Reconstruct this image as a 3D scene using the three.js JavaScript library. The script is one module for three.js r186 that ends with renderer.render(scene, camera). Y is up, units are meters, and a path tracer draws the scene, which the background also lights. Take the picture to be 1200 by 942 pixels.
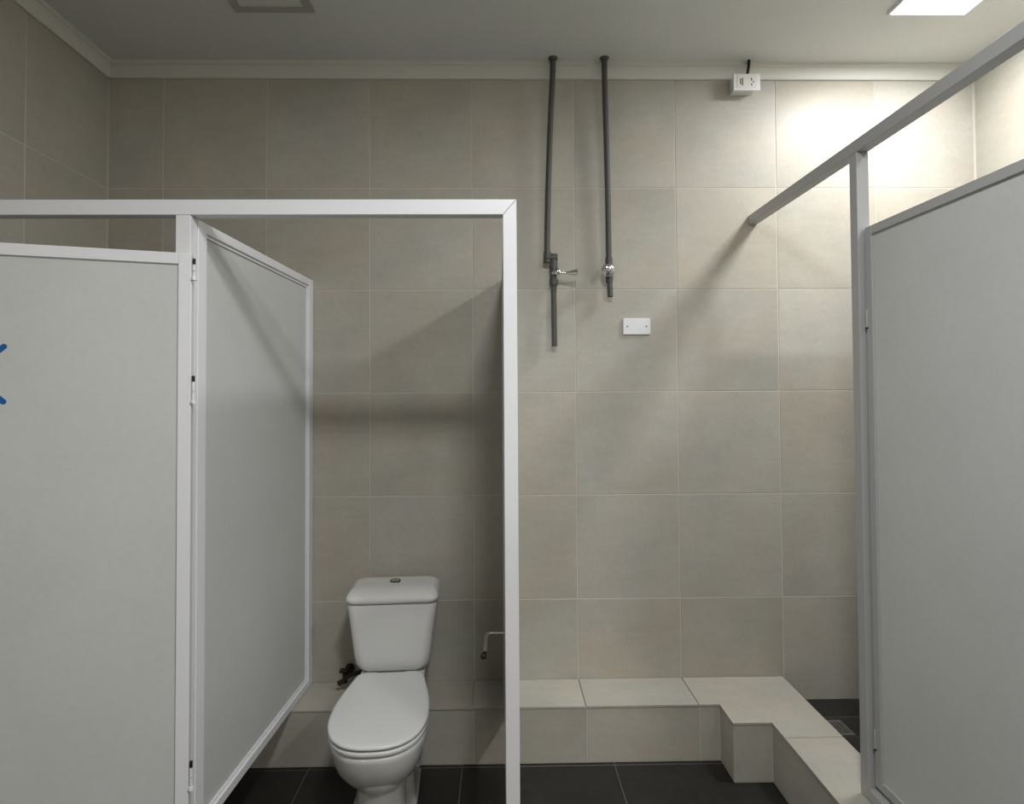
import * as THREE from 'three';
import { RoundedBoxGeometry } from 'three/addons/geometries/RoundedBoxGeometry.js';
import { mergeGeometries } from 'three/addons/utils/BufferGeometryUtils.js';
import { RectAreaLightUniformsLib } from 'three/addons/lights/RectAreaLightUniformsLib.js';

// ---------------------------------------------------------------- camera, light, exposure
// y up, metres. The back wall is the plane z = 0, the camera looks along -z, the floor is y = 0.
RectAreaLightUniformsLib.init();
const scene = new THREE.Scene();
scene.background = new THREE.Color(0x000000);
const F = 691.2;                                             // focal length in pixels of the 1200 x 942 frame
const camera = new THREE.PerspectiveCamera(THREE.MathUtils.radToDeg(2 * Math.atan(471 / F)), 1200 / 942, 0.05, 30);
camera.setViewOffset(1200, 942, 5, 25, 1200, 942);           // the photograph is cropped a little off the lens axis
camera.position.set(-0.3404, 1.4624, 2.5831);
camera.rotation.set(0.02239, -0.0161, -0.0058, 'YXZ');
scene.add(camera);

const renderer = new THREE.WebGLRenderer({ antialias: true });
renderer.toneMapping = THREE.LinearToneMapping;
renderer.toneMappingExposure = 1.0;
renderer.shadowMap.enabled = true;
renderer.shadowMap.type = THREE.PCFSoftShadowMap;

// ceiling panel lamps: [x, z, radiance]
const LAMPS = [
  [1.312, 0.523, 75, 'square ceiling lamp glowing above the shower stall with the floor drain'],
  [-0.10, 2.32, 131, 'square ceiling lamp glowing above the open floor before the toilet stalls'],
  [1.312, 2.85, 142, 'square ceiling lamp glowing above the shower stall behind the grey shower door'],
];

// ---------------------------------------------------------------- helpers
let seed = 7;
const rnd = () => { seed = (seed * 1664525 + 1013904223) >>> 0; return seed / 4294967296; };
const used = new Map();
function numbered(n) { const k = used.get(n) || 0; used.set(n, k + 1); return k ? `${n}_${String(k).padStart(3, '0')}` : n; }
function shadows(m) { m.castShadow = true; m.receiveShadow = true; return m; }
function obj(name, geometry, material, parent) {             // a part: one named mesh under its thing
  const g = Array.isArray(geometry) ? mergeGeometries(geometry.map(plain)) : geometry;
  const m = shadows(new THREE.Mesh(g, material)); m.name = name; parent.add(m); return m;
}
function plain(g) { const q = g.index ? g.toNonIndexed() : g; for (const k of Object.keys(q.attributes)) if (!['position', 'normal', 'uv'].includes(k)) q.deleteAttribute(k); return q; }
function thing(name, label, category, [x, y, z] = [0, 0, 0], turn = 0, group) {
  const o = new THREE.Group(); o.name = numbered(name); o.position.set(x, y, z); o.rotation.y = turn;
  o.userData = { label, category }; if (!/door/.test(name)) o.userData.kind = 'thing'; if (group) o.userData.group = group; scene.add(o); return o;
}
function struct(name, label, category) {
  const o = new THREE.Group(); o.name = name; o.userData = { kind: 'structure', label, category }; scene.add(o); return o;
}
function box(x0, x1, y0, y1, z0, z1) {                       // sharp box by its limits, uv in metres
  const g = new THREE.BoxGeometry(x1 - x0, y1 - y0, z1 - z0); g.translate((x0 + x1) / 2, (y0 + y1) / 2, (z0 + z1) / 2); return metricUV(g);
}
function rbox(x0, x1, y0, y1, z0, z1, r = 0.002, s = 2) {    // rounded box by its limits
  const g = new RoundedBoxGeometry(x1 - x0, y1 - y0, z1 - z0, s, r); g.translate((x0 + x1) / 2, (y0 + y1) / 2, (z0 + z1) / 2); return metricUV(g);
}
function metricUV(g, ou = 0, ov = 0) {
  const p = g.attributes.position, n = g.attributes.normal, uv = new Float32Array(p.count * 2);
  for (let i = 0; i < p.count; i++) {
    const ax = Math.abs(n.getX(i)), ay = Math.abs(n.getY(i)), az = Math.abs(n.getZ(i));
    let u, v; if (az >= ax && az >= ay) { u = p.getX(i); v = p.getY(i); } else if (ay >= ax) { u = p.getX(i); v = p.getZ(i); } else { u = p.getZ(i); v = p.getY(i); }
    uv[2 * i] = u + ou; uv[2 * i + 1] = v + ov;
  }
  g.setAttribute('uv', new THREE.BufferAttribute(uv, 2)); return g;
}
function tube(pts, r, seg = 10, steps = 0) {
  const c = new THREE.CatmullRomCurve3(pts.map(p => new THREE.Vector3(...p)), false, 'centripetal');
  return new THREE.TubeGeometry(c, steps || pts.length * 8, r, seg, false);
}
function rod(a, b, r, r2 = r, seg = 16) {                    // straight capped cylinder from a to b
  const A = new THREE.Vector3(...a), B = new THREE.Vector3(...b), d = B.clone().sub(A);
  const g = new THREE.CylinderGeometry(r2, r, d.length(), seg);
  g.applyQuaternion(new THREE.Quaternion().setFromUnitVectors(new THREE.Vector3(0, 1, 0), d.clone().normalize()));
  const m = A.add(B).multiplyScalar(0.5); g.translate(m.x, m.y, m.z); return g;
}
// skin through closed rings (arrays of [x, y, z] of one length, bottom to top, running counter-clockwise seen from above)
function loft(rings) {
  const n = rings[0].length, pos = [], idx = [];
  rings.forEach(r => r.forEach(p => pos.push(...p)));
  for (let k = 0; k + 1 < rings.length; k++) for (let i = 0; i < n; i++) {
    const a = k * n + i, b = k * n + (i + 1) % n, c = a + n, d = b + n; idx.push(a, b, d, a, d, c);
  }
  for (const [k, flip] of [[0, true], [rings.length - 1, false]]) {
    const c = pos.length / 3, m = [0, 0, 0]; rings[k].forEach(p => { m[0] += p[0] / n; m[1] += p[1] / n; m[2] += p[2] / n; });
    pos.push(...m);
    for (let i = 0; i < n; i++) { const a = k * n + i, b = k * n + (i + 1) % n; flip ? idx.push(c, b, a) : idx.push(c, a, b); }
  }
  const g = new THREE.BufferGeometry(); g.setAttribute('position', new THREE.Float32BufferAttribute(pos, 3)); g.setIndex(idx);
  g.computeVertexNormals(); return metricUV(g);
}

// ---------------------------------------------------------------- procedural textures
function noiseField(n, octaves, s0, gain = 0.5, sx = 1) {    // periodic value noise, 0..1
  const out = new Float32Array(n * n); let amp = 1, tot = 0;
  for (let o = 0; o < octaves; o++) {
    const gy = s0 << o, gx = Math.max(2, Math.round(gy * sx)), L = new Float32Array(gx * gy).map(rnd);
    for (let y = 0; y < n; y++) {
      const fy = y / n * gy, iy = Math.floor(fy), ty = fy - iy, wy = ty * ty * (3 - 2 * ty), y0 = iy % gy * gx, y1 = (iy + 1) % gy * gx;
      for (let x = 0; x < n; x++) {
        const fx = x / n * gx, ix = Math.floor(fx), tx = fx - ix, wx = tx * tx * (3 - 2 * tx), x0 = ix % gx, x1 = (ix + 1) % gx;
        const a = L[y0 + x0] * (1 - wx) + L[y0 + x1] * wx, b = L[y1 + x0] * (1 - wx) + L[y1 + x1] * wx;
        out[y * n + x] += amp * (a * (1 - wy) + b * wy);
      }
    }
    tot += amp; amp *= gain;
  }
  return out.map(v => v / tot);
}
function texture(n, metres, fn, srgb) {
  const d = new Uint8Array(n * n * 4);
  for (let i = 0; i < n * n; i++) { const c = fn(i); for (let k = 0; k < 3; k++) d[4 * i + k] = Math.max(0, Math.min(255, Math.round(c[k]))); d[4 * i + 3] = 255; }
  const t = new THREE.DataTexture(d, n, n); t.wrapS = t.wrapT = THREE.RepeatWrapping; t.magFilter = THREE.LinearFilter; t.minFilter = THREE.LinearMipmapLinearFilter;
  t.generateMipmaps = true; if (srgb) t.colorSpace = THREE.SRGBColorSpace; t.repeat.set(1 / metres, 1 / metres); t.needsUpdate = true; return t;
}
const N = 512;
const cloud = noiseField(N, 5, 4), fine = noiseField(N, 3, 64, 0.7), streak = noiseField(N, 4, 32, 0.6, 0.25), tint = noiseField(N, 4, 6);
const tileMap = texture(N, 0.9, i => {
  const v = (cloud[i] - 0.5) * 17 + (streak[i] - 0.5) * 9 + (fine[i] - 0.5) * 9, w = (tint[i] - 0.5) * 9;
  return [183 + v + w, 179 + v, 168.5 + v - w * 0.6];
}, true);
const tileRough = texture(N, 0.9, i => { const v = 96 + (cloud[i] - 0.5) * 20 + (fine[i] - 0.5) * 14; return [v, v, v]; });
const tileBump = texture(N, 0.9, i => { const v = 128 + (streak[i] - 0.5) * 90 + (cloud[i] - 0.5) * 60; return [v, v, v]; });
const darkMap = texture(N, 0.9, i => { const v = (cloud[i] - 0.5) * 18 + (streak[i] - 0.5) * 12 + (fine[i] - 0.5) * 12; return [34 + v, 33.5 + v, 31.5 + v]; }, true);
const darkRough = texture(N, 0.9, i => { const v = 120 + (cloud[i] - 0.5) * 60 + (fine[i] - 0.5) * 50; return [v, v, v]; });
const paintMap = texture(N, 1.2, i => { const v = (cloud[i] - 0.5) * 8 + (fine[i] - 0.5) * 4; return [221 + v, 223 + v, 220 + v]; }, true);
const sheetMap = texture(N, 0.8, i => { const v = (cloud[i] - 0.5) * 9 + (fine[i] - 0.5) * 6; return [205 + v, 207 + v, 206 + v]; }, true);
const sheetBump = texture(N, 0.3, i => { const v = 128 + (fine[i] - 0.5) * 200; return [v, v, v]; });

const M = {};
const std = (o) => new THREE.MeshStandardMaterial(o), phy = (o) => new THREE.MeshPhysicalMaterial(o);
M.tiles = [0xffffff, 0xfbfbfb, 0xfffdfa, 0xf8f7f5].map(c => phy({ map: tileMap, roughnessMap: tileRough, roughness: 1, bumpMap: tileBump, bumpScale: 0.0002, color: c, specularIntensity: 0.4 }));
M.grout = std({ color: 0xd2cdc2, roughness: 0.9 });
M.darkTiles = [0xffffff, 0xeeeeee, 0xf8f6f2].map(c => std({ map: darkMap, roughnessMap: darkRough, roughness: 1, bumpMap: tileBump, bumpScale: 0.0003, color: c }));
M.darkGrout = std({ color: 0x64625c, roughness: 0.95 });
M.ceiling = std({ map: paintMap, roughness: 0.85 });
M.trim = std({ color: 0xd8d8d0, roughness: 0.6 });
M.alu = std({ color: 0xe9eaee, roughness: 0.38 });
M.aluGrey = std({ color: 0xb0b1b2, roughness: 0.42 });
M.sheet = std({ map: sheetMap, roughness: 0.5, bumpMap: sheetBump, bumpScale: 0.0001 });
M.porcelain = phy({ color: 0xe6e6e4, roughness: 0.16, clearcoat: 0.6, clearcoatRoughness: 0.06 });
M.seat = std({ color: 0xe4e5e5, roughness: 0.28 });
M.chrome = std({ color: 0xd9d9d9, metalness: 1, roughness: 0.12 });
M.pvc = std({ color: 0x4c4c48, roughness: 0.5 });
M.black = std({ color: 0x14140f, roughness: 0.55 });
M.white = std({ color: 0xe6e7ea, roughness: 0.4 });
M.ivory = std({ color: 0xe2e1da, roughness: 0.45 });
M.blue = std({ color: 0x0d5f9c, roughness: 0.6 });
M.steel = std({ color: 0x9a9a97, metalness: 0.9, roughness: 0.35 });
M.greyFrame = std({ color: 0x6d6c66, roughness: 0.6 });
M.hatch = std({ color: 0xaeaea6, roughness: 0.7 });
M.wallPlain = std({ map: tileMap, roughness: 0.6 });

// ---------------------------------------------------------------- room
const XL = -2.04, XR = 1.798, ZB = 4.3, YC = 2.918, P = 0.45, Y0 = 0.57, YTRIM = 2.853;
const J = 0.0034;                                            // joint width
function tileGeometry(w, h, t = 0.009, b = 0.0012) {         // slab in xy, face at z = 0, chamfered arrises
  const s = [[-w / 2, -h / 2], [w / 2, -h / 2], [w / 2, h / 2], [-w / 2, h / 2]], pos = [];
  const face = s.map(([x, y]) => [x - Math.sign(x) * b, y - Math.sign(y) * b, 0]), rim = s.map(([x, y]) => [x, y, -b]), back = s.map(([x, y]) => [x, y, -t]);
  const quad = (a, b2, c, d) => pos.push(...a, ...b2, ...c, ...a, ...c, ...d);
  quad(...face); quad(back[3], back[2], back[1], back[0]);
  for (let i = 0; i < 4; i++) { const j = (i + 1) % 4; quad(rim[i], rim[j], face[j], face[i]); quad(back[i], back[j], rim[j], rim[i]); }
  const g = new THREE.BufferGeometry(); g.setAttribute('position', new THREE.Float32BufferAttribute(pos, 3)); g.computeVertexNormals();
  return metricUV(g, rnd() * 0.9, rnd() * 0.9);
}
const UP = new THREE.Vector3(0, 1, 0);
// one tile of a wall: (u0, u1) along the wall, (v0, v1) upwards; place(mesh, u, v) sets it
function tileRun(parent, us, vs, mats, place, name = 'tile', keep = () => true) {
  for (let i = 0; i + 1 < us.length; i++) for (let k = 0; k + 1 < vs.length; k++) {
    if (!keep((us[i] + us[i + 1]) / 2, (vs[k] + vs[k + 1]) / 2)) continue;
    const m = obj(name, tileGeometry(us[i + 1] - us[i] - J, vs[k + 1] - vs[k] - J), mats[Math.floor(rnd() * mats.length)], parent);
    place(m, (us[i] + us[i + 1]) / 2, (vs[k] + vs[k + 1]) / 2);
    m.rotateX((rnd() - 0.5) * 0.0016); m.rotateY((rnd() - 0.5) * 0.0016);
  }
}
const lattice = (a, b, o, p) => { const r = [a]; for (let v = o + Math.ceil((a - o) / p + 0.02) * p; v < b - 0.02; v += p) r.push(v); r.push(b); return r; };
const rows = [0.005, 0.12, ...[0, 1, 2, 3, 4].map(k => Y0 + k * P), YC - 0.004];

const wallBack = struct('wall_back', 'back wall of square greige tiles with pale joints', 'wall');
obj('grout_bed', box(XL - 0.12, XR + 0.12, -0.12, YC + 0.12, -0.13, -0.0016), M.grout, wallBack);
tileRun(wallBack, lattice(XL + 0.002, XR - 0.002, 0, P), rows, M.tiles, (m, u, v) => m.position.set(u, v, 0), 'tile', (u, v) => v > 0.12);
const wallLeft = struct('wall_left', 'side wall of greige tiles beyond the toilet stalls', 'wall');
obj('grout_bed', box(XL - 0.13, XL - 0.0016, -0.12, YC + 0.12, 0, ZB), M.grout, wallLeft);
tileRun(wallLeft, lattice(0.004, ZB, 0, P), rows, M.tiles, (m, u, v) => { m.position.set(XL, v, u); m.rotation.y = Math.PI / 2; });
const wallRight = struct('wall_right', 'side wall of pale greige tiles inside the shower stalls', 'wall');
obj('grout_bed', box(XR + 0.0016, XR + 0.13, -0.12, YC + 0.12, 0, ZB), M.grout, wallRight);
tileRun(wallRight, lattice(0.004, ZB, 0, P), rows, M.tiles, (m, u, v) => { m.position.set(XR, v, u); m.rotation.y = -Math.PI / 2; });
const wallFront = struct('wall_front', 'wall facing the toilet stalls', 'wall');
obj('wall_surface', box(XL - 0.12, XR + 0.12, -0.12, YC + 0.12, ZB, ZB + 0.12), M.wallPlain, wallFront);

const floor = struct('floor', 'dark charcoal tiled floor', 'floor');
obj('grout_bed', box(XL, XR, -0.12, -0.0016, 0, ZB), M.darkGrout, floor);
tileRun(floor, lattice(XL + 0.003, 0.70, 0.11, 0.6), lattice(0.2, ZB, 0.235, 0.6), M.darkTiles, (m, u, v) => { m.position.set(u, 0, v); m.rotation.x = -Math.PI / 2; });
const showerFloor = struct('floor_shower', 'raised dark tiled floor of the shower stalls behind the kerb', 'floor');
obj('grout_bed', box(0.89, XR, 0, 0.1234, 0, ZB), M.darkGrout, showerFloor);
tileRun(showerFloor, [0.892, 1.2, 1.65, XR - 0.003], [0.003, 0.145, 0.285, 0.735, 1.185, 1.635, 2.085, 2.535, 2.985], M.darkTiles, (m, u, v) => { m.position.set(u, 0.125, v); m.rotation.x = -Math.PI / 2; });

const ceiling = struct('ceiling', 'flat grey-white painted ceiling', 'ceiling');
obj('ceiling_board', box(XL - 0.12, XR + 0.12, YC, YC + 0.12, -0.12, ZB + 0.12), M.ceiling, ceiling);

// crown moulding: profile (out from the wall, up), extruded along each wall
const prof = new THREE.Shape([[0, YTRIM], [0.009, YTRIM], [0.013, YTRIM + 0.006], [0.02, YTRIM + 0.036], [0.025, YTRIM + 0.044], [0.025, YTRIM + 0.048], [0.034, YTRIM + 0.052], [0.036, YC], [0, YC]].map(p => new THREE.Vector2(...p)));
function moulding(name, len, x, z, turn, label) {
  const t = struct(name, label, 'moulding');
  const g = new THREE.ExtrudeGeometry(prof, { depth: len, bevelEnabled: false });
  const m = obj('moulding', g, M.trim, t); m.position.set(x, 0, z); m.rotation.y = turn;
}
moulding('trim_1', XR - XL, XL, 0.0005, -Math.PI / 2, 'cream crown moulding along the top of the back wall');
scene.getObjectByName('trim_1').children[0].scale.z = -1; 
moulding('trim_2', ZB, XL + 0.0005, 0, 0, 'cream crown moulding above the wall beside the toilet stalls');
moulding('trim_3', ZB, XR - 0.0005, ZB, Math.PI, 'cream crown moulding above the shower stall wall');

// ---------------------------------------------------------------- tiled ledge and kerb
{
  const L = thing('tiled_ledge', 'low tiled ledge along the back wall, stepping out into the shower kerb', 'ledge');
  const yt = 0.225, zf = 0.22, zj = 0.355, xj = 0.535, xc = 0.682, xi = 0.888, zEnd = ZB - 0.001, k = 0.0016;
  obj('core', [box(XL + 0.001, xi - k, 0.0005, yt - 0.01, 0.0005, zf - k), box(xj + k, xi - k, 0.0005, yt - 0.01, zf - k, zj - k), box(xc + k, xi - k, 0.0005, yt - 0.01, zj - k, zEnd)], M.grout, L);
  // top slabs, 10 mm thick, arrises rounded by a small bevel
  const slab = (pts, mi) => {
    const s = new THREE.Shape(pts.map(([x, z]) => new THREE.Vector2(x, -z)));
    const g = new THREE.ExtrudeGeometry(s, { depth: 0.007, bevelEnabled: true, bevelThickness: 0.0015, bevelSize: 0.0015, bevelOffset: -0.0015, bevelSegments: 2 });
    g.rotateX(-Math.PI / 2); g.translate(0, yt - 0.0085, 0); metricUV(g, rnd(), rnd());
    obj('tile', g, M.tiles[mi % 4], L);
  };
  const e = 0.003, h = J / 2, top = lattice(XL + 0.002, 0.45, 0, P);
  for (let i = 0; i + 1 < top.length; i++) slab([[top[i] + h, 0.002], [top[i + 1] - h, 0.002], [top[i + 1] - h, zf + e], [top[i] + h, zf + e]].reverse(), i);
  slab([[0.45 + h, 0.002], [xi + e, 0.002], [xi + e, 0.4575 - h], [xc - e, 0.4575 - h], [xc - e, zj + e], [xj - e, zj + e], [xj - e, zf + e], [0.45 + h, zf + e]].reverse(), 0);
  for (let i = 0, z = 0.4575; z < zEnd - 0.1; z += P, i++) { const z1 = Math.min(z + P, zEnd); slab([[xc - e, z + h], [xi + e, z + h], [xi + e, z1 - h], [xc - e, z1 - h]].reverse(), i + 1); }
  // upright faces
  const ys = [0.001, yt - 0.0095];
  tileRun(L, lattice(XL + 0.002, xj, 0.006, P), ys, M.tiles, (m, u, v) => m.position.set(u, v, zf));
  tileRun(L, [zf, zj], ys, M.tiles, (m, u, v) => { m.position.set(xj, v, u); m.rotation.y = -Math.PI / 2; });
  tileRun(L, [xj, xc], ys, M.tiles, (m, u, v) => m.position.set(u, v, zj));
  tileRun(L, lattice(zj, zEnd, zj, P), ys, M.tiles, (m, u, v) => { m.position.set(xc, v, u); m.rotation.y = -Math.PI / 2; });
}

// ---------------------------------------------------------------- partitions, frames and doors
// a framed sheet in its own xy plane: x from 0 to w, y from y0 to y1, thickness d about z = 0
function framedSheet(t, w, y0, y1, d, stile, rail, alu = M.alu, bead = 0.009) {
  obj('stile', rbox(0, stile, y0, y1, -d / 2, d / 2, 0.0025), alu, t);
  obj('stile', rbox(w - stile, w, y0, y1, -d / 2, d / 2, 0.0025), alu, t);
  obj('top_rail', rbox(stile, w - stile, y1 - rail, y1, -d / 2, d / 2, 0.0025), alu, t);
  obj('bottom_rail', rbox(stile, w - stile, y0, y0 + rail, -d / 2, d / 2, 0.0025), alu, t);
  if (!bead) { const f = d / 2 - 0.006; obj('panel', box(stile, w - stile, y0 + rail, y1 - rail, -f, f), M.sheet, t); return; }
  const a = d / 2 - 0.0075;                                    // glazing beads set back from the frame, the sheet further back
  const g = [];
  for (const s of [-1, 1]) {
    const z0 = s > 0 ? a - 0.006 : -a, z1 = s > 0 ? a : -a + 0.006;
    g.push(rbox(stile, stile + bead, y0 + rail, y1 - rail, z0, z1, 0.0015), rbox(w - stile - bead, w - stile, y0 + rail, y1 - rail, z0, z1, 0.0015));
    g.push(rbox(stile + bead, w - stile - bead, y0 + rail, y0 + rail + bead, z0, z1, 0.0015), rbox(stile + bead, w - stile - bead, y1 - rail - bead, y1 - rail, z0, z1, 0.0015));
  }
  obj('glazing_bead', g, alu, t);
  const f = a - 0.006;
  obj('panel', box(stile, w - stile, y0 + rail, y1 - rail, -f, f), M.sheet, t);
}
const YP = 1.9625;                                           // underside of the stall header
{
  const a = Math.atan2(0.040, 0.9);                          // partition runs from the wall forward, a little out of square
  const t = thing('toilet_partition', 'white framed grey partition panel between the toilet and the marked stall door', 'partition', [-1.145 - 0.019, 0, 0.002], 0);
  t.rotation.y = -Math.PI / 2 - a;
  framedSheet(t, 0.908, 0.2275, YP - 0.001, 0.036, 0.046, 0.03);
}
{
  const t = thing('toilet_partition', 'white framed partition panel seen edge-on behind the slim white post, carrying the paper holder', 'partition', [-0.306, 0, 0.002], -Math.PI / 2);
  framedSheet(t, 0.908, 0.2275, YP - 0.001, 0.036, 0.046, 0.03);
}
{
  const t = thing('stall_framework', 'white aluminium frame with long header and slim post across the toilet stalls', 'frame');
  const z0 = 0.912, z1 = 0.95;
  // header and corner post meet in a mitre
  const ext = (pts) => { const g = new THREE.ExtrudeGeometry(new THREE.Shape(pts.map(p => new THREE.Vector2(...p))), { depth: z1 - z0 - 0.003, bevelEnabled: true, bevelThickness: 0.0015, bevelSize: 0.0015, bevelOffset: -0.0015, bevelSegments: 2 }); g.translate(0, 0, z0 + 0.0015); return metricUV(g); };
  const yt = 2.005, xa = -0.325, xb = -0.287;
  obj('header_rail', ext([[XL + 0.002, YP], [xa - 0.0006, YP], [xb - 0.0006, yt], [XL + 0.002, yt]]), M.alu, t);
  obj('post', ext([[xa, 0.001], [xb, 0.001], [xb, yt - 0.0006], [xa, YP - 0.0006]]), M.alu, t);
  obj('post', rbox(-1.229, -1.188, 0.001, YP - 0.0008, z0, z1, 0.002), M.alu, t);
}
{
  // stall door, hinged on the post and standing ajar towards the room
  const a = Math.atan2(0.114, 0.397), w = 0.64;
  const t = thing('stall_door', 'grey stall door in white frame, ajar, with a blue painted cross', 'door', [-1.173, 0, 0.9645], Math.PI + a);
  framedSheet(t, w, 0.17, 1.848, 0.034, 0.033, 0.031, M.alu, 0);
  // the room side is local -z
  const cross = [];
  const cx = 0.494, cy = 1.519, zf = -(0.017 - 0.006) - 0.0006;
  for (const s of [-1, 1]) {
    const h = 0.1, r = 0.0068, p = new THREE.Shape(); p.moveTo(-h, -r); p.lineTo(h, -r); p.absarc(h, 0, r, -Math.PI / 2, Math.PI / 2); p.lineTo(-h, r); p.absarc(-h, 0, r, Math.PI / 2, Math.PI * 1.5);
    const g = new THREE.ExtrudeGeometry(p, { depth: 0.0008 + 0.0001 * (s + 1), bevelEnabled: false, curveSegments: 8 }); g.rotateZ(s * 0.76); g.translate(cx, cy, zf - 0.0002); cross.push(g);
  }
  obj('cross_mark', cross, M.blue, t).userData.label = 'blue cross mark';
  for (const [y, h] of [[1.80, 0.034], [1.475, 0.05], [0.45, 0.05]]) {
    const hg = obj('hinge', [rod([-0.006, y - h / 2, -0.017], [-0.006, y - 0.003, -0.017], 0.0045), rod([-0.006, y + 0.001, -0.017], [-0.006, y + h / 2, -0.017], 0.0045), rod([-0.006, y - h / 2 - 0.008, -0.017], [-0.006, y - h / 2, -0.017], 0.0075, 0.0065)], M.white, t);
    obj('hinge_pin', rod([-0.006, y + h / 2, -0.017], [-0.006, y + h / 2 + 0.016, -0.017], 0.004), M.black, hg);
  }
}
{
  const t = thing('shower_framework', 'grey aluminium frame on the kerb, with header running from back wall over the shower stalls', 'frame');
  const x0 = 0.773, x1 = 0.811, zE = 2.3;
  obj('header_rail', rbox(x0, x1, 2.207, 2.246, 0.001, zE, 0.002), M.aluGrey, t);
  for (const z of [0.75, 1.45, zE - 0.038]) obj('post', rbox(x0, x1, 0.2265, 2.2065, z, z + 0.038, 0.002), M.aluGrey, t);
  obj('bottom_rail', rbox(x0, x1, 0.2265, 0.262, 0.789, 1.449, 0.002), M.aluGrey, t);
}
{
  const t = thing('shower_door', 'large plain grey shower door in grey frame, hinged to the post on the kerb', 'door', [0.8065, 0, 0.795], -Math.PI / 2 + Math.atan2(0.012, 0.6));
  framedSheet(t, 0.64, 0.275, 1.967, 0.034, 0.03, 0.028, M.aluGrey, 0);
  for (const y of [1.69, 0.42]) {
    const hg = obj('hinge', [rod([0.006, y - 0.024, 0.0185], [0.006, y + 0.024, 0.0185], 0.0035), rod([0.006, y - 0.03, 0.0185], [0.006, y - 0.025, 0.0185], 0.005)], M.aluGrey, t);
    obj('hinge_pin', rod([0.006, y - 0.036, 0.0185], [0.006, y - 0.031, 0.0185], 0.0035), M.black, hg);
  }
}
{
  const t = thing('shower_partition', 'white framed partition between the two shower stalls, behind the shower door', 'partition', [0.8125, 0, 0.769]);
  framedSheet(t, XR - 0.8125 - 0.003, 0.2275, 1.966, 0.036, 0.046, 0.03);
}

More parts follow.
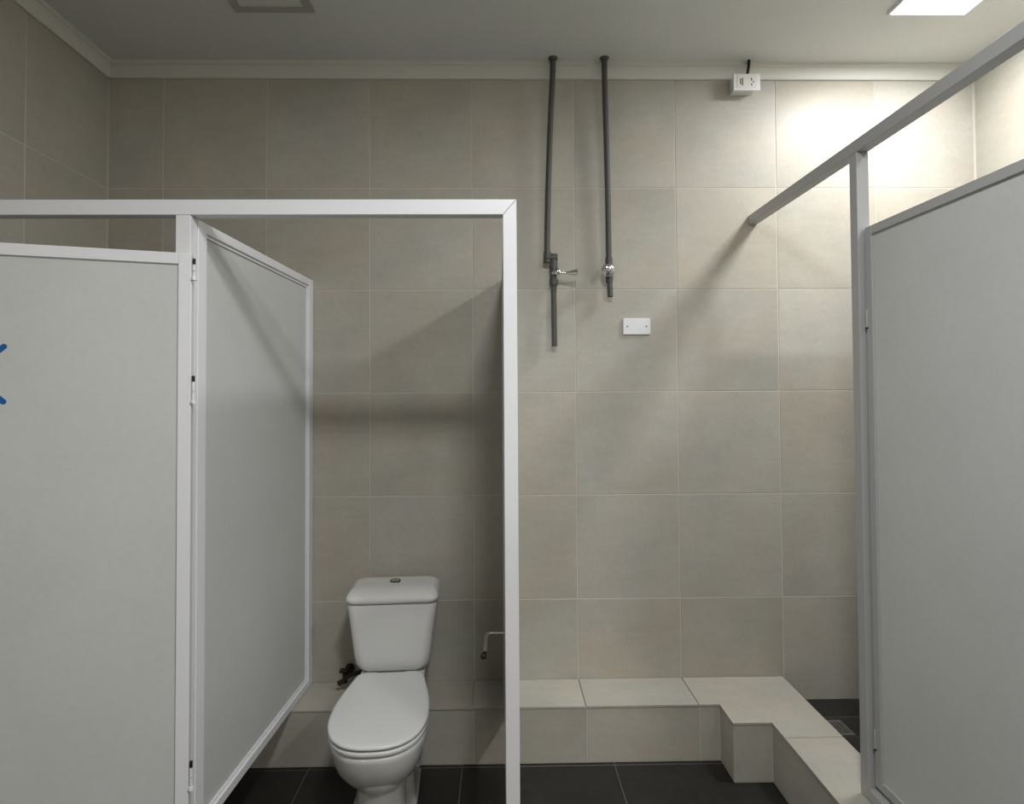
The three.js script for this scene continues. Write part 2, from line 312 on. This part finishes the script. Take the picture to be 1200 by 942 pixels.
// ---------------------------------------------------------------- toilet
{
  const t = thing('toilet', 'white close-coupled ceramic toilet with closed lid', 'toilet', [-0.757, 0, 0.28], THREE.MathUtils.degToRad(3));
  // plan outline of lid and rim: half width against distance from the hinge line, 0..1
  const half = new THREE.CatmullRomCurve3([[0, 0], [0.07, 0.0005], [0.108, 0.002], [0.120, 0.012], [0.139, 0.09], [0.155, 0.18], [0.1615, 0.265], [0.156, 0.345], [0.130, 0.417], [0.086, 0.461], [0.040, 0.4775], [0, 0.48]].map(([x, z]) => new THREE.Vector3(x, 0, z)), false, 'centripetal').getPoints(40);
  const outline = half.map(p => [p.x, p.z]).concat(half.slice(1, -1).reverse().map(p => [-p.x, p.z])).reverse();
  const ring = (y, sx, z0, z1) => outline.map(([x, z]) => [x * sx, y, z0 + (z1 - z0) * z / 0.48]);
  const inset = (y, d, z0, z1) => outline.map(([x, z]) => { const cz = 0.25; const l = Math.hypot(x, z - cz) || 1; return [x - x / l * d, y, z0 + (z1 - z0) * (z - (z - cz) / l * d) / 0.48]; });
  const rrect = (y, hw, z0, z1, r, n = 6) => {               // rounded rectangle ring
    const o = []; const hz = (z1 - z0) / 2, cz = (z0 + z1) / 2;
    for (const [sx, sz, a0] of [[1, 1, 0], [-1, 1, 90], [-1, -1, 180], [1, -1, 270]]) for (let i = 0; i <= n; i++) {
      const a = (a0 + 90 * i / n) * Math.PI / 180; o.push([sx * (hw - r) + Math.cos(a) * r, y, cz + sz * (hz - r) + Math.sin(a) * r]);
    }
    return o.reverse();
  };
  // z is local: 0 lies at world z = 0.28
  const pot = [[0.001, 0.56, 0.10, 0.385], [0.03, 0.55, 0.10, 0.383], [0.10, 0.51, 0.09, 0.372], [0.165, 0.50, 0.05, 0.370], [0.185, 0.54, 0.03, 0.380], [0.205, 0.64, 0.02, 0.402], [0.235, 0.79, 0.01, 0.436], [0.27, 0.90, 0.005, 0.463], [0.31, 0.965, 0.0, 0.483], [0.345, 0.99, 0.0, 0.495], [0.360, 0.995, 0.0, 0.499], [0.3645, 0.975, 0.006, 0.494], [0.366, 0.93, 0.012, 0.484]];
  const foot = [[0.001, 0.112, -0.045, 0.22, 0.05], [0.02, 0.112, -0.045, 0.22, 0.05], [0.04, 0.104, -0.045, 0.21, 0.05], [0.16, 0.094, -0.045, 0.2, 0.05], [0.26, 0.10, -0.045, 0.2, 0.05], [0.33, 0.11, -0.045, 0.2, 0.05]];
  const deck = [[0.30, 0.10, -0.15, 0.06, 0.03], [0.32, 0.12, -0.17, 0.07, 0.03], [0.375, 0.125, -0.175, 0.07, 0.03], [0.382, 0.12, -0.17, 0.04, 0.03]];
  obj('bowl', [loft(pot.map(([y, s, a, b]) => ring(y, s, a, b))), loft(foot.map(a => rrect(...a))), loft(deck.map(a => rrect(...a)))], M.porcelain, t);
  const za = 0.022, zb = 0.504;
  obj('seat', loft([inset(0.3665, 0.016, za, zb), inset(0.371, 0.005, za, zb), inset(0.3755, 0.0, za, zb), inset(0.3835, 0.0, za, zb), inset(0.3865, 0.003, za, zb), inset(0.387, 0.012, za, zb)]), M.seat, t);
  obj('seat_lid', loft([inset(0.3895, 0.014, za, zb), inset(0.3915, 0.004, za, zb), inset(0.3945, -0.001, za, zb), inset(0.400, -0.001, za, zb), inset(0.4035, 0.002, za, zb), inset(0.4055, 0.007, za, zb), inset(0.4065, 0.02, za, zb), inset(0.4075, 0.06, za, zb)]), M.seat, t);
  for (const s of [-1, 1]) obj('seat_hinge', rod([s * 0.075 - 0.02, 0.392, 0.012], [s * 0.075 + 0.02, 0.392, 0.012], 0.0085), M.seat, t);
  // cistern
  const zk = -0.215, tank = [[0.387, 0.105, -0.03, 0.05], [0.391, 0.124, -0.018, 0.042], [0.402, 0.137, -0.012, 0.038], [0.42, 0.1445, -0.009, 0.036], [0.45, 0.149, -0.007, 0.034], [0.52, 0.157, -0.004, 0.032], [0.60, 0.167, -0.001, 0.032], [0.649, 0.174, 0.0, 0.032], [0.651, 0.170, -0.004, 0.03]];
  obj('cistern', loft(tank.map(([y, hw, z1, r]) => rrect(y, hw, zk, z1, r))), M.porcelain, t);
  const lid = [[0.6545, 0.160, -0.012, 0.03], [0.656, 0.176, 0.004, 0.034], [0.668, 0.1795, 0.008, 0.035], [0.677, 0.178, 0.0055, 0.036], [0.684, 0.174, -0.002, 0.036], [0.691, 0.168, -0.016, 0.036], [0.696, 0.160, -0.036, 0.036], [0.699, 0.150, -0.056, 0.034], [0.7005, 0.13, -0.075, 0.03]];
  const back = [-0.217, -0.219, -0.219, -0.218, -0.216, -0.212, -0.206, -0.197, -0.18];
  const lidMesh = obj('cistern_lid', loft(lid.map(([y, hw, z1, r], i) => rrect(y, hw, back[i], z1, r))), M.porcelain, t);
  obj('flush_button', new THREE.CylinderGeometry(0.019, 0.021, 0.006, 28).translate(0, 0.7035, -0.125), M.chrome, lidMesh);
  obj('button_split', [rbox(-0.001, 0.001, 0.706, 0.7072, -0.141, -0.109, 0.0004), new THREE.TorusGeometry(0.0195, 0.0022, 8, 28).rotateX(Math.PI / 2).translate(0, 0.7055, -0.125)], M.black, lidMesh);
}
{
  // black stop valve and hose at the wall, left of the cistern foot
  const t = thing('stop_valve', 'small black stop valve with hose behind the toilet seat', 'valve', [-0.985, 0.285, 0.0005]);
  obj('valve_body', [rod([0, 0, 0], [0, 0, 0.006], 0.02), rod([0, 0, 0.004], [0, 0, 0.09], 0.008), rod([0, -0.02, 0.09], [0, 0.018, 0.09], 0.01), rod([0, -0.008, 0.09], [-0.026, -0.022, 0.094], 0.009, 0.011)], M.black, t);
  obj('valve_handle', [rod([0, 0.012, 0.09], [-0.006, 0.024, 0.09], 0.006), rbox(-0.022, 0.004, 0.022, 0.036, 0.078, 0.102, 0.005)], M.black, t);
  obj('hose', tube([[0.002, 0.0, 0.092], [0.022, 0.014, 0.1], [0.045, 0.022, 0.1], [0.075, 0.03, 0.09], [0.1, 0.055, 0.08], [0.105, 0.1, 0.08]], 0.008, 10, 60), M.black, t);
}
{
  const t = thing('paper_holder', 'chrome hook-shaped toilet paper holder on the partition behind the slim post', 'paper holder', [-0.3245, 0.66, 0.585]);
  obj('mount', rod([0.0139, 0, 0], [0.006, 0, 0], 0.018), M.chrome, t);
  obj('arm', tube([[0.008, 0, 0], [-0.03, 0, 0], [-0.05, 0, 0], [-0.0585, -0.0005, 0.006], [-0.06, -0.001, 0.02], [-0.061, -0.001, 0.08], [-0.062, -0.002, 0.145]], 0.0052, 10, 70), M.chrome, t);
  obj('end_cap', [rod([-0.062, -0.002, 0.143], [-0.066, -0.008, 0.156], 0.006, 0.0095), new THREE.SphereGeometry(0.0095, 14, 10).translate(-0.066, -0.008, 0.156)], M.black, t);
}

// ---------------------------------------------------------------- shower pipes
{
  const t = thing('water_pipe', 'long grey water pipe with offset elbow and lever tap, dropping from the ceiling', 'pipe', [-0.1, 0, 0]);
  obj('upper_pipe', tube([[0.004, YC, 0.06], [0.003, 2.85, 0.055], [-0.008, 2.62, 0.045], [-0.018, 2.35, 0.038], [-0.024, 2.10, 0.034], [-0.024, 2.06, 0.034]], 0.0125, 14, 60), M.pvc, t);
  obj('ceiling_collar', rod([0.004, YC - 0.012, 0.06], [0.004, YC, 0.06], 0.015, 0.021), M.pvc, t);
  obj('elbow', [rod([-0.024, 2.032, 0.034], [-0.024, 2.078, 0.034], 0.0165), rod([-0.030, 2.052, 0.034], [0.019, 2.052, 0.034], 0.0185), rod([0.004, 2.02, 0.034], [0.004, 2.068, 0.034], 0.0168)], M.pvc, t);
  obj('valve_body', [rod([0.0025, 1.93, 0.034], [0.003, 2.03, 0.034], 0.0165), rod([0.0025, 1.935, 0.034], [0.0025, 1.955, 0.034], 0.0185), rod([0.0025, 2.005, 0.034], [0.0025, 2.022, 0.034], 0.0185)], M.pvc, t);
  const b = obj('valve_bonnet', [rod([0.003, 1.984, 0.04], [0.012, 1.984, 0.066], 0.013, 0.011), new THREE.SphereGeometry(0.015, 18, 14).translate(0.016, 1.984, 0.07)], M.chrome, t);
  obj('lever', [rod([0.02, 1.981, 0.074], [0.052, 1.977, 0.078], 0.0045, 0.004), rod([0.05, 1.977, 0.078], [0.098, 1.978, 0.08], 0.005, 0.0155), rod([0.098, 1.978, 0.08], [0.1, 1.978, 0.08], 0.0155, 0.013), rod([0.016, 1.97, 0.07], [0.014, 1.955, 0.07], 0.003)], M.chrome, b);
  obj('lower_pipe', rod([0.0025, 1.94, 0.034], [0.0045, 1.667, 0.036], 0.0118), M.pvc, t);
}
{
  const t = thing('water_pipe', 'grey water pipe with round chrome tap and short open end, dropping from the ceiling', 'pipe', [0.14, 0, 0]);
  obj('upper_pipe', tube([[-0.012, YC, 0.06], [-0.011, 2.85, 0.055], [-0.004, 2.6, 0.045], [0.002, 2.3, 0.038], [0.004, 2.05, 0.034]], 0.0125, 14, 60), M.pvc, t);
  obj('ceiling_collar', rod([-0.012, YC - 0.012, 0.06], [-0.012, YC, 0.06], 0.015, 0.021), M.pvc, t);
  obj('coupling', rod([0.004, 2.005, 0.034], [0.004, 2.052, 0.034], 0.0155), M.pvc, t);
  const b = obj('valve_bonnet', [rod([0.002, 1.993, 0.03], [-0.003, 1.993, 0.056], 0.022, 0.027, 8), new THREE.SphereGeometry(0.029, 24, 16).scale(1, 1, 0.5).translate(-0.004, 1.993, 0.06)], M.chrome, t);
  obj('knob', [rod([-0.005, 1.993, 0.07], [-0.009, 1.991, 0.088], 0.009, 0.008), rod([-0.009, 1.992, 0.086], [-0.011, 1.991, 0.104], 0.021, 0.018, 10), new THREE.SphereGeometry(0.018, 18, 10).scale(1, 1, 0.3).translate(-0.011, 1.991, 0.104)], M.chrome, b);
  obj('lower_pipe', [rod([0.005, 1.985, 0.034], [0.009, 1.882, 0.036], 0.0118), rod([0.0045, 1.945, 0.034], [0.0055, 1.975, 0.034], 0.0155)], M.pvc, t);
  obj('pipe_mouth', rod([0.00895, 1.8817, 0.036], [0.009, 1.8805, 0.036], 0.009), M.black, t);
}

// ---------------------------------------------------------------- small fittings
{
  const t = thing('blank_plate', 'small white blank cover plate on the tiled wall', 'cover plate', [0.269, 1.755, 0.0008]);
  obj('plate', rbox(-0.06, 0.06, -0.036, 0.036, 0, 0.009, 0.003, 3), M.white, t);
  for (const s of [-1, 1]) obj('screw', rod([s * 0.042, 0, 0.0085], [s * 0.042, 0, 0.0096], 0.0036), M.greyFrame, t);
}
{
  const t = thing('outlet_box', 'white surface-mounted power outlet box under the ceiling', 'power outlet', [0.752, 2.815, 0.0008]);
  const s = new THREE.Shape(); s.moveTo(-0.054, -0.03); s.lineTo(0.03, -0.03); s.quadraticCurveTo(0.054, -0.03, 0.056, -0.006); s.lineTo(0.056, 0.034); s.lineTo(-0.054, 0.034); s.closePath();
  obj('box', metricUV(new THREE.ExtrudeGeometry(s, { depth: 0.05, bevelEnabled: false })), M.ivory, t);
  const p = obj('faceplate', rbox(-0.061, 0.057, -0.037, 0.037, 0.05, 0.059, 0.003, 3), M.white, t);
  obj('socket_insert', rbox(-0.045, 0.041, -0.027, 0.027, 0.0585, 0.0605, 0.001), M.ivory, p);
  for (const [x, y, h] of [[-0.03, 0.001, 0.026], [-0.0215, 0, 0.034], [0.018, 0.011, 0.012], [0.018, -0.012, 0.009], [0.026, 0, 0.006]]) obj('slot', box(x - 0.0022, x + 0.0022, y - h / 2, y + h / 2, 0.0602, 0.0609), M.black, p);
  obj('cable', tube([[0.006, 0.03, 0.036], [0.008, 0.048, 0.044], [0.012, 0.075, 0.047], [0.014, YC - 2.815, 0.047]], 0.0065, 10, 24), M.black, t);
}
{
  const t = thing('ceiling_hatch', 'square flush panel with dark border in the ceiling above the toilet stalls', 'ceiling panel', [-1.178, YC, 0.512]);
  const b = 0.149, a = 0.116, g = [[-b, b, -b, -a], [-b, b, a, b], [-b, -a, -a, a], [a, b, -a, a]].map(([x0, x1, z0, z1]) => rbox(x0, x1, -0.006, -0.0005, z0, z1, 0.0015));
  obj('border', g, M.hatch, t);
  obj('panel', rbox(-a, a, -0.004, -0.0005, -a, a, 0.0015), M.ceiling, t);
}
for (const [x, z, L, label] of LAMPS) {
  const t = thing('ceiling_lamp', label, 'ceiling lamp', [x, YC, z]);
  const b = 0.152, a = 0.144, g = [[-b, b, -b, -a], [-b, b, a, b], [-b, -a, -a, a], [a, b, -a, a]].map(([x0, x1, z0, z1]) => rbox(x0, x1, -0.012, -0.0005, z0, z1, 0.0015));
  obj('frame', g, M.white, t);
  obj('diffuser', box(-a, a, -0.009, -0.0005, -a, a), std({ color: 0xffffff, emissive: 0xffffff, emissiveIntensity: 6, roughness: 0.5 }), t);
  const l = new THREE.RectAreaLight(0xffffff, L, 2 * a, 2 * a); l.position.set(0, -0.0125, 0); l.lookAt(0, -5, 0); l.name = 'lamp_light'; l.castShadow = true;
  t.add(l); l.rotation.set(-Math.PI / 2, 0, 0);
}
{
  const t = thing('floor_drain', 'square metal floor drain in the dark shower floor', 'drain', [0.99, 0.1255, 0.228]);
  const b = 0.053, a = 0.042, g = [[-b, b, -b, -a], [-b, b, a, b], [-b, -a, -a, a], [a, b, -a, a]].map(([x0, x1, z0, z1]) => rbox(x0, x1, 0, 0.004, z0, z1, 0.001));
  obj('frame', g, M.steel, t);
  obj('pit', box(-a, a, 0, 0.0006, -a, a), M.black, t);
  for (let i = 0; i < 7; i++) { const x = -a + 0.012 * (i + 1) - 0.006; obj('grate_bar', rbox(x - 0.0028, x + 0.0028, 0.0006, 0.003, -a, a, 0.0008), M.greyFrame, t); }
}

scene.traverse(o => { if (o.isMesh) shadows(o); });
renderer.render(scene, camera);
